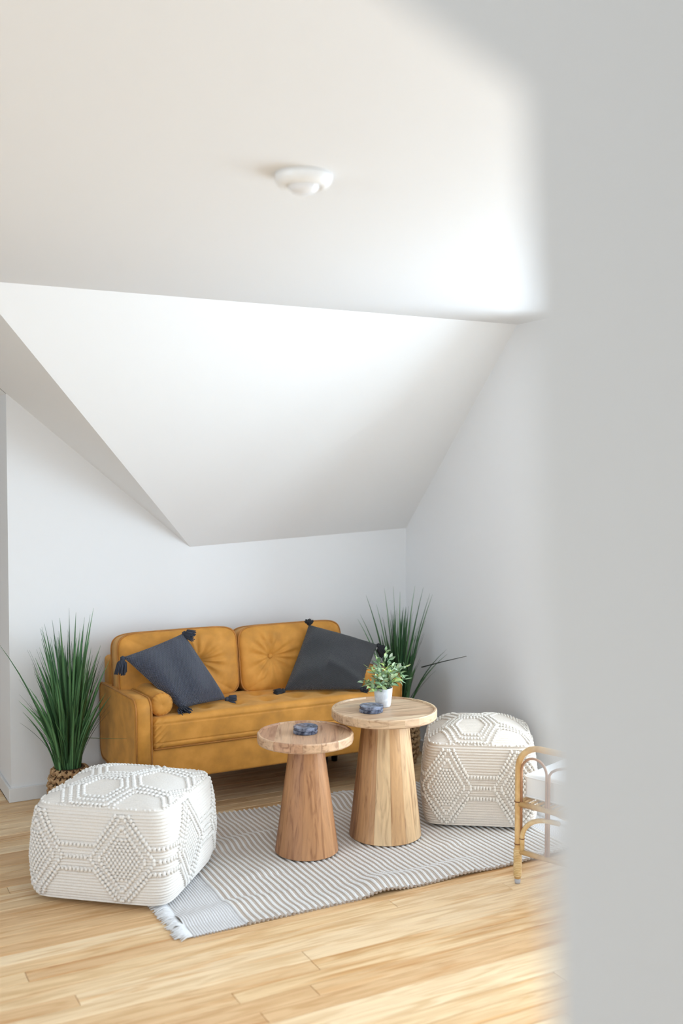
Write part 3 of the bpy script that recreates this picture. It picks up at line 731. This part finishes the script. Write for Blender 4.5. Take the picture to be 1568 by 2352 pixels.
grass('potted_grass', gl, 'tall artificial grass in a braided basket left of the sofa', [(.078, 0), (.088, .05), (.090, .10), (.082, .145), (.068, .180)], 6,
      {'fixed': [(.105, -.03, .885, .007, .01), (.085, -.05, .86, .007, .01), (.02, -.06, .875, .009, .01), (-.05, -.06, .855, .009, .02), (-.125, -.05, .82, .0075, .02), (-.11, -.03, .83, .006, .02), (.06, -.05, .85, .006, .0), (.13, -.05, .72, .006, .03), (.165, -.07, .655, .006, .04), (-.315, -.08, .775, .004, .02),
                 (-.235, -.10, .52, .005, .05), (-.17, -.1, .64, .006, .05), (-.15, -.12, .66, .008, .04), (-.02, -.11, .70, .010, .02), (.03, -.12, .66, .011, .02), (.09, -.11, .64, .010, .03), (-.08, -.13, .60, .010, .04), (.13, -.13, .52, .008, .06), (.16, -.1, .5, .006, .06), (-.19, -.1, .57, .006, .05), (.0, -.02, .89, .006, 0), (-.07, .0, .84, .005, .01)],
       'n': 125, 'zmax': .83, 'r': .23}, 5, nfine=110)
gr = (2.690, 4.440, 0)
grass('potted_grass', gr, 'tall artificial grass in a braided basket in the corner right of the sofa', [(.078, 0), (.096, .05), (.102, .12), (.098, .19), (.084, .255)], 9,
      {'fixed': [(.165, -.06, .86, .005, .01), (.11, -.06, .90, .004, .01), (.085, -.02, .905, .004, .0), (-.05, -.03, .91, .005, .0), (-.085, -.0, .90, .004, .01), (-.19, -.0, .87, .005, .02), (-.235, -.02, .78, .005, .03), (-.255, -.03, .76, .005, .03), (-.01, -.03, .88, .004, .0), (.13, -.09, .87, .004, .0), (-.16, -.05, .83, .005, .02), (.16, -.2, .60, .003, .08), (.15, -.22, .58, .003, .08)],
       'n': 85, 'zmax': .84, 'r': .17}, 9, maxx=2.885, nfine=100)
g2 = [o for o in COL.objects if o.name.startswith('potted_grass')][-1]
g1 = [o for o in COL.objects if o.name == 'potted_grass'][0]
tw = MB(); tw.tube([(.06, -.03, .308), (.11, -.18, .335), (.155, -.36, .369)], [.0014, .0012, .0007], 5); tw.build('dry_blade', M_stem, g1)
tw = MB(); tw.tube([(.075, -.10, .50), (.13, -.22, .545), (.185, -.335, .585)], [.0034, .0026, .0012], 5); tw.build('dry_blade', M_twig, g2)

# ------------------------------------------------------------------ poufs
E_SE = 8.0
def se_r(phi): return 1.0/((abs(math.cos(phi))**E_SE + abs(math.sin(phi))**E_SE)**(1/E_SE))
PH = np.linspace(0, 2*PI, 1441); PX = np.array([se_r(p)*math.cos(p) for p in PH]); PY = np.array([se_r(p)*math.sin(p) for p in PH])
PS = np.concatenate([[0], np.cumsum(np.hypot(np.diff(PX), np.diff(PY)))]); PL = PS[-1]
PROF = [(.02, .19, .0), (.10, .226, .012), (.2, .237, .05), (.45, .243, .15), (.75, .236, .25), (.92, .226, .312), (1.0, .218, .330), (1.06, .206, .339)]
ZR = [p[2] for p in PROF]; AR = [p[1] for p in PROF]
def a_of_z(z): return float(np.interp(z, ZR, AR))
CAPZ = .339; DOME = [.032]
def side_pt(s, z):                          # s in metres round the middle of the cube
    u = (s/.238) % PL; x = np.interp(u, PS, PX); y = np.interp(u, PS, PY); a_ = a_of_z(z)
    return np.array([x*a_, y*a_, z])
def cap_pt(x, y):
    rho = ((abs(x)**E_SE + abs(y)**E_SE)**(1/E_SE))/.206
    z = CAPZ + DOME[0]*(1 - min(1, rho)**2.2)
    if rho > 1: z = CAPZ - .03*(rho-1)**1.0
    return np.array([x, y, z])
def pouf_body_mesh():
    NP = 320; V = []; Fc = []
    zs = np.linspace(.003, .330, 170); uu = np.linspace(0, PL, NP, endpoint=False); X = np.interp(uu, PS, PX); Y = np.interp(uu, PS, PY)
    rings = [[0.0]*NP]
    def ring(a_, zf, rib=0.0):
        i0 = len(V)
        for k in range(NP): V.append((X[k]*(a_+rib), Y[k]*(a_+rib), zf(X[k]*a_, Y[k]*a_) if callable(zf) else zf))
        return i0
    ids = []
    for a_ in (.02, .10, .17): ids.append(ring(a_, 0.0))
    ids.append(ring(.195, .0005))
    for z in zs: ids.append(ring(a_of_z(z), float(z), .0026*math.sin(2*PI*z/.0106)))
    ids.append(ring(.213, .3345)); ids.append(ring(.209, .3375))
    for a_ in np.linspace(.206, .004, 90):
        ids.append(ring(a_, lambda x, y: cap_pt(x, y)[2] + .0018*math.sin(2*PI*y/.0106)))
    for i in range(len(ids)-1):
        for k in range(NP): l = (k+1) % NP; Fc.append((ids[i]+k, ids[i]+l, ids[i+1]+l, ids[i+1]+k))
    Fc.append(tuple(ids[0]+k for k in range(NP))[::-1]); Fc.append(tuple(ids[-1]+k for k in range(NP)))
    me = bpy.data.meshes.new('knit_cover'); me.from_pydata(V, [], Fc); me.polygons.foreach_set('use_smooth', [True]*len(me.polygons)); return me
def pouf_bobbles(phase, seed):
    q = np.random.default_rng(seed); V = []; Fc = []
    def bob(p, n, t, sx, sy):
        n = n/np.linalg.norm(n); t = t - n*(t@n); t = t/np.linalg.norm(t); b = np.cross(n, t); k = q.uniform(.88, 1.12)
        R = np.stack([b*sx*k, t*sy*k, n*sx*.85], 0); base = len(V)
        for v in ICO_V @ R + p + n*sx*.35: V.append(tuple(v))
        for f in ICO_F: Fc.append(tuple(i + base for i in f))
    def on_side(s, z, sx=.0068, sy=.0092):
        p = side_pt(s, z); d = side_pt(s + .004, z) - side_pt(s - .004, z); u = side_pt(s, min(.33, z + .004)) - side_pt(s, max(0, z - .004))
        bob(p, np.cross(d, u), u, sx, sy)
    def seg_side(p, r, st=.0138, **kw):
        L = math.hypot(r[0]-p[0], r[1]-p[1]); n = max(1, int(round(L/st)))
        for i in range(n): f = (i + .5)/n; on_side(p[0] + (r[0]-p[0])*f, p[1] + (r[1]-p[1])*f, **kw)
    per = PL*.238; nd = 6; dp = per/nd; zc = .168; phase = phase*dp
    for k in range(nd):
        c = phase + k*dp
        for w_, h_ in ((.104, .148), (.076, .112)):
            for sg in (1, -1):
                seg_side((c, zc + h_), (c + sg*w_, zc)); seg_side((c + sg*w_, zc), (c, zc - h_))
        for j in range(-8, 9):
            for i in range(-6, 7):
                x = (i + (.5 if j % 2 else 0))*.0136; z = j*.0112
                if abs(x)/.058 + abs(z)/.088 <= 1.0: on_side(c + x, zc + z, .0058, .0076)
        for dz, ext in ((.042, .030), (0, .0), (-.042, .030)):
            x0 = c + .098*(1 - abs(dz)/.146) + .014; x1 = c + dp - .098*(1 - abs(dz)/.146) - .014
            seg_side((x0, zc + dz), (x1, zc + dz), st=.0132, sx=.0060, sy=.0105)
        for sg in (1, -1):                     # outer zigzag joining the bars to the top and bottom
            seg_side((c + sg*.020, zc + .150), (c + sg*(.098*(1-.042/.146) + .020), zc + .042)); seg_side((c + sg*.020, zc - .146), (c + sg*(.098*(1-.042/.146) + .020), zc - .042))
    def on_cap(x, y, sx=.0066, sy=.0080, t=(0, 1, 0)):
        if (abs(x)**E_SE + abs(y)**E_SE)**(1/E_SE) > .214: return
        p = cap_pt(x, y); d = cap_pt(x + .003, y) - cap_pt(x - .003, y); u = cap_pt(x, y + .003) - cap_pt(x, y - .003); bob(p, np.cross(d, u), np.array(t, float), sx, sy)
    def seg_cap(p, r, st=.0132):
        L = math.hypot(r[0]-p[0], r[1]-p[1]); n = max(1, int(round(L/st)))
        for i in range(n): f = (i + .5)/n; on_cap(p[0] + (r[0]-p[0])*f, p[1] + (r[1]-p[1])*f)
    def hexa(cx, cy, w_, h_, k):
        P = [(cx - w_*k*.55, cy + h_*k), (cx + w_*k*.55, cy + h_*k), (cx + w_*k, cy), (cx + w_*k*.55, cy - h_*k), (cx - w_*k*.55, cy - h_*k), (cx - w_*k, cy)]
        for i in range(6): seg_cap(P[i], P[(i+1) % 6])
    for (cx, cy) in ((-.035, -.105), (-.035, .105), (.130, 0), (.130, .21), (.130, -.21), (-.205, 0), (-.205, .21), (-.205, -.21)):
        hexa(cx, cy, .108, .104, 1.0); hexa(cx, cy, .108, .104, .78)
    hexa(-.035, -.105, .108, .104, .60)
    for dy in (-.018, 0.0, .018): seg_cap((-.09, .0 + dy), (.02, .0 + dy))
    for i in range(26): on_side(per*(.0 + i/26*.25), .331, .0058, .0066)
    for i in range(110):
        if i % 4: on_side(per*i/110, .333, .0052, .0060)
    me = bpy.data.meshes.new('bobble_pattern'); me.from_pydata(V, [], Fc); me.polygons.foreach_set('use_smooth', [True]*len(me.polygons)); return me
def pouf(loc, rz, scale, mb_, mk, label, phase, dome):
    # phase: place of the first diamond, in diamonds
    t = thing('pouf', loc, label, 'pouf', 'knitted poufs', rz); t.scale = scale
    DOME[0] = dome; me = pouf_body_mesh(); me.materials.append(mb_); link('knit_cover', me, None, t)
    b = pouf_bobbles(phase, 3); b.materials.append(mk); o = link('bobble_pattern', b, None, t); o['kind'] = 'stuff'
pouf((1.040, 3.625, .010), math.radians(-40), (1.11, 1.11, 1.0), M_woolW, M_bobW, 'white knitted pouf with bobble diamonds at the left end of the rug', .8, .034)
pouf((2.592, 3.607, .012), math.radians(-34), (1.0, 1.0, 1.04), M_woolC, M_bobC, 'cream knitted pouf with bobble diamonds near the right wall', .035, .062)

# ------------------------------------------------------------------ rug
rug = thing('rug', (1.9, 3.58, 0), 'white and taupe striped woven rug with a fringed end under the tables', 'rug')
RX0, RX1, RY0, RY1 = 1.085, 2.80, 3.062, 4.098
flat = [(1.735, 3.543, .17), (2.097, 3.55, .19), (1.035, 3.615, .33), (2.622, 3.60, .33)]
def rug_z(x, y):
    d = 1.0
    for fx, fy, fr in flat: d = min(d, max(0, (math.hypot(x-fx, y-fy) - fr)/.12))
    d = min(1, d); d = d*d*(3-2*d)
    w = .0065*math.sin(21*y + 2.2*x + .8) + .0045*math.sin(37*y - 5*x + 2.0) + .003*math.sin(9*x + 5*y)
    w += .016*math.exp(-((x - 1.80 - .3*(y - RY0))/.075)**2)*math.exp(-((y - RY0)/.18)**2)
    w += .020*math.exp(-((x - 2.16)/.12)**2)*math.exp(-((RY1 - y)/.16)**2)
    w += .008*math.exp(-((x - 2.15 - .2*(y-RY0))/.09)**2)*math.exp(-((y - RY0)/.22)**2)
    return .0035 + d*max(-.001, w)
def warp(x, y): return x + .0030*math.sin(13*y + 5*x) + .0016*math.sin(29*y + 8*x + 1)
NYR = 260; per = .0232; xs = []; kinds = []; hs = []
x = RX0
while x < RX1:
    border = x < 1.275 or x > 2.69; p = .0095 if border else per; half = 3 if border else 5
    for part in (0, 1):
        for i in range(half):
            s = (i + .5)/half; xs.append(x + p*((0, .52)[part] + (.52, .48)[part]*s)); kinds.append((part if not border else (part if False else 2 + part)))
            hs.append((.0078 if part == 0 else .0028)*math.sin(PI*s)**.6 if not border else (.003 if part == 0 else .0012)*math.sin(PI*s)**.6)
    x += p
ysr = np.linspace(RY0, RY1, NYR); V = []
for i, xx in enumerate(xs):
    for j, yy in enumerate(ysr):
        wx = warp(xx, yy) + (RX0 - .0 - xx)*0; edge = .006*math.sin(i*.9) * (1 if j in (0, NYR-1) else 0)
        h = hs[i] * (1 + .22*math.sin(yy*620 + xs[i]*500)) if kinds[i] != 3 else hs[i]
        if kinds[i] >= 2: h += .0012*math.sin(yy*520)
        V.append((wx - 1.9, yy + edge*.6 - 3.58, rug_z(wx, yy) + h))
Fc = []; mi = []
for i in range(len(xs)-1):
    for j in range(NYR-1):
        Fc.append((i*NYR+j, (i+1)*NYR+j, (i+1)*NYR+j+1, i*NYR+j+1)); mi.append(kinds[i])
top = len(V)
bdy = [(i, 0) for i in range(len(xs)-1)] + [(len(xs)-1, j) for j in range(NYR-1)] + [(i, NYR-1) for i in range(len(xs)-1, 0, -1)] + [(0, j) for j in range(NYR-1, 0, -1)]
B = [i*NYR+j for i, j in bdy]; nb0 = len(V)
for b_ in B: vx = V[b_]; V.append((vx[0], vx[1], max(.0006, rug_z(vx[0]+1.9, vx[1]+3.58) - .002)))
for k in range(len(B)): k2 = (k+1) % len(B); Fc.append((B[k], B[k2], nb0+k2, nb0+k)); mi.append(1)
ro = pydata('woven_field', V, Fc, M_rugW, rug, recalc=False)
ro.data.materials.append(M_rugT); ro.data.materials.append(mat_wool('white_border_cord', (0.80, 0.79, 0.79))); ro.data.materials.append(mat_wool('pale_border_cord', (0.60, 0.575, 0.57)))
ro.data.polygons.foreach_set('material_index', mi)
fr = MB(); q = random.Random(4)
for xe, sg in ((RX0 + .004, -1), (RX1, 1)):
    y = RY0 + .004
    while y < RY1:
        for k in range(3):
            L = q.uniform(.038, .060); dy = q.uniform(-.020, .012)
            fr.tube([(xe - 1.9, y - 3.58, .006), (xe + sg*L*.5 - 1.9, y + dy*.5 - 3.58, .008 + q.uniform(0, .005)), (xe + sg*L - 1.9, y + dy - 3.58, .0035)], [.0030, .0034, .0016], 5)
            y += .0032
fr.build('fringe', M_rugF, rug, kind='stuff')

# ------------------------------------------------------------------ rattan bench
bx, by = 2.278, 2.925
ang = math.atan2(-.94, .34)                    # direction of its end frame, towards the camera
bench = thing('rattan_bench', (bx, by, 0), 'honey rattan bench with arched end frame and white cushion at the right', 'bench', rz=ang)
# local x runs along the end frame, local y across the bench (away from the tables)
FW = .56; BL = .60
def end_frame(y):
    T_ = MB(); r = .0115; top = .505; R = .085
    P = [(0, y, .018), (0, y, .1), (0, y, top - R)] + [(R - R*math.cos(a_), y, top - R + R*math.sin(a_)) for a_ in np.linspace(.15, PI/2, 8)] + [(FW/2, y, top)] + [(FW - R + R*math.sin(a_), y, top - R + R*math.cos(a_)) for a_ in np.linspace(0, PI/2, 8)] + [(FW, y, .1), (FW, y, .018)]
    T_.tube(P, r, 12); o = T_.build('arched_leg_frame', M_rattan, bench)
    for x in (0, FW):
        wv = MB()
        for z in np.arange(.03, .125, .0062): wv.tube([(x + .0125*math.cos(a_), y + .0125*math.sin(a_), z + .001*math.sin(a_)) for a_ in np.linspace(0, 2*PI, 12, endpoint=False)], .0034, 5, closed=True)
        wv.build('cane_wrap', M_wrap, o)
        gd = MB(); gd.lathe([(0, 0), (.009, 0), (.0105, .004), (.0105, .019), (0, .019)], 14, (x, y, 0)); gd.build('glide', M_glide, o)
        for z in (.30, .145):
            nd_ = MB(); nd_.tube([(x + .0118*math.cos(a_), y + .0118*math.sin(a_), z) for a_ in np.linspace(0, 2*PI, 14, endpoint=False)], .0022, 5, closed=True); nd_.build('node', M_node, o)
    s = MB(); s.tube([(.008, y, .118), (FW - .008, y, .118)], .0095, 10); s.build('lower_stretcher', M_rattan, bench)
    s = MB(); s.tube([(.008, y, .292), (FW - .008, y, .292)], .0105, 10); s.build('upper_stretcher', M_rattan, bench)
    for xa, xb in ((.014, .116), (.126, FW - .126), (FW - .116, FW - .014)):       # thin arched loops in the frame
        rr_ = (xb - xa)/2; P = [(xa, y, .13), (xa, y, .40 + .0)] + [(xa + rr_ - rr_*math.cos(a_), y, .415 + .052*math.sin(a_)) for a_ in np.linspace(.1, PI - .1, 12)] + [(xb, y, .40), (xb, y, .12)]
        s = MB(); s.tube(P, .0048, 8); s.build('thin_loop', M_thin, bench)
    for xa, sg in ((.018, 1), (FW - .018, -1)):                                    # quarter-arch braces below the seat
        P = [(xa, y, .122), (xa, y, .17)] + [(xa + sg*(.11 - .11*math.cos(a_)), y, .17 + .085*math.sin(a_)) for a_ in np.linspace(.1, PI/2, 8)] + [(xa + sg*.15, y, .256)]
        s = MB(); s.tube(P, .0088, 10); br = s.build('arched_brace', M_wrap, bench)
        nd_ = MB(); nd_.tube([(xa + .0092*math.cos(a_), y + .0092*math.sin(a_), .168) for a_ in np.linspace(0, 2*PI, 12, endpoint=False)], .0015, 5, closed=True); nd_.build('node', M_node, br)
end_frame(0.0); end_frame(BL)
for x in (.0, FW):
    s = MB(); s.tube([(x, .008, .292), (x, BL - .008, .292)], .0105, 10); s.build('seat_rail', M_rattan, bench)
s = MB()
for x in np.arange(.03, FW - .02, .024): s.tube([(x, .0, .302), (x, BL, .302)], .0055, 6)
s.build('seat_cane', M_rattan, bench, kind='stuff')
cz = .355; dx_, dy_, dz_ = FW/2 - .012, BL/2 - .018, .045
V, Fc = rounded_grid_box(dx_, dy_, dz_, .018, 14, 14, 5, disp=lambda s_, n: s_ + n*(.010*max(0, n[2])*(1-(s_[0]/dx_)**2)*(1-(s_[1]/dy_)**2)))
cu = thing('seat_cushion', (bx, by, 0), 'white canvas box cushion on the seat of the rattan bench', 'cushion', rz=ang)
co = pydata('cover', [v + np.array((FW/2, BL/2, cz)) for v in V], Fc, M_cush, cu)
for zz in (cz + dz_ - .010, cz - dz_ + .010):
    tb = MB(); rr_ = .016
    P = [(FW/2 + sx*(dx_ - rr_) + rr_*math.cos(a_), BL/2 + sy*(dy_ - rr_) + rr_*math.sin(a_), zz) for (sx, sy, a0) in ((1, 1, 0), (-1, 1, PI/2), (-1, -1, PI), (1, -1, 3*PI/2)) for a_ in np.linspace(a0, a0 + PI/2, 5)]
    tb.tube(P, .003, 6, closed=True); tb.build('piping', M_cush, cu)

# ------------------------------------------------------------------ round sensor on the ceiling
sn = thing('ceiling_sensor', (1.012, 2.085, ZC), 'round white motion sensor on the flat ceiling', 'sensor')
b = MB(); b.lathe([(0, 0), (.064, 0), (.0645, -.006), (.062, -.016), (.055, -.025), (.046, -.029), (.041, -.0275), (.036, -.024), (0, -.024)], 48); b.build('housing', M_plast, sn)
b = MB(); b.lathe([(.0355, -.0235), (.034, -.030), (.026, -.038), (.014, -.043), (0, -.0445)], 40); b.build('lens', M_lens, sn)
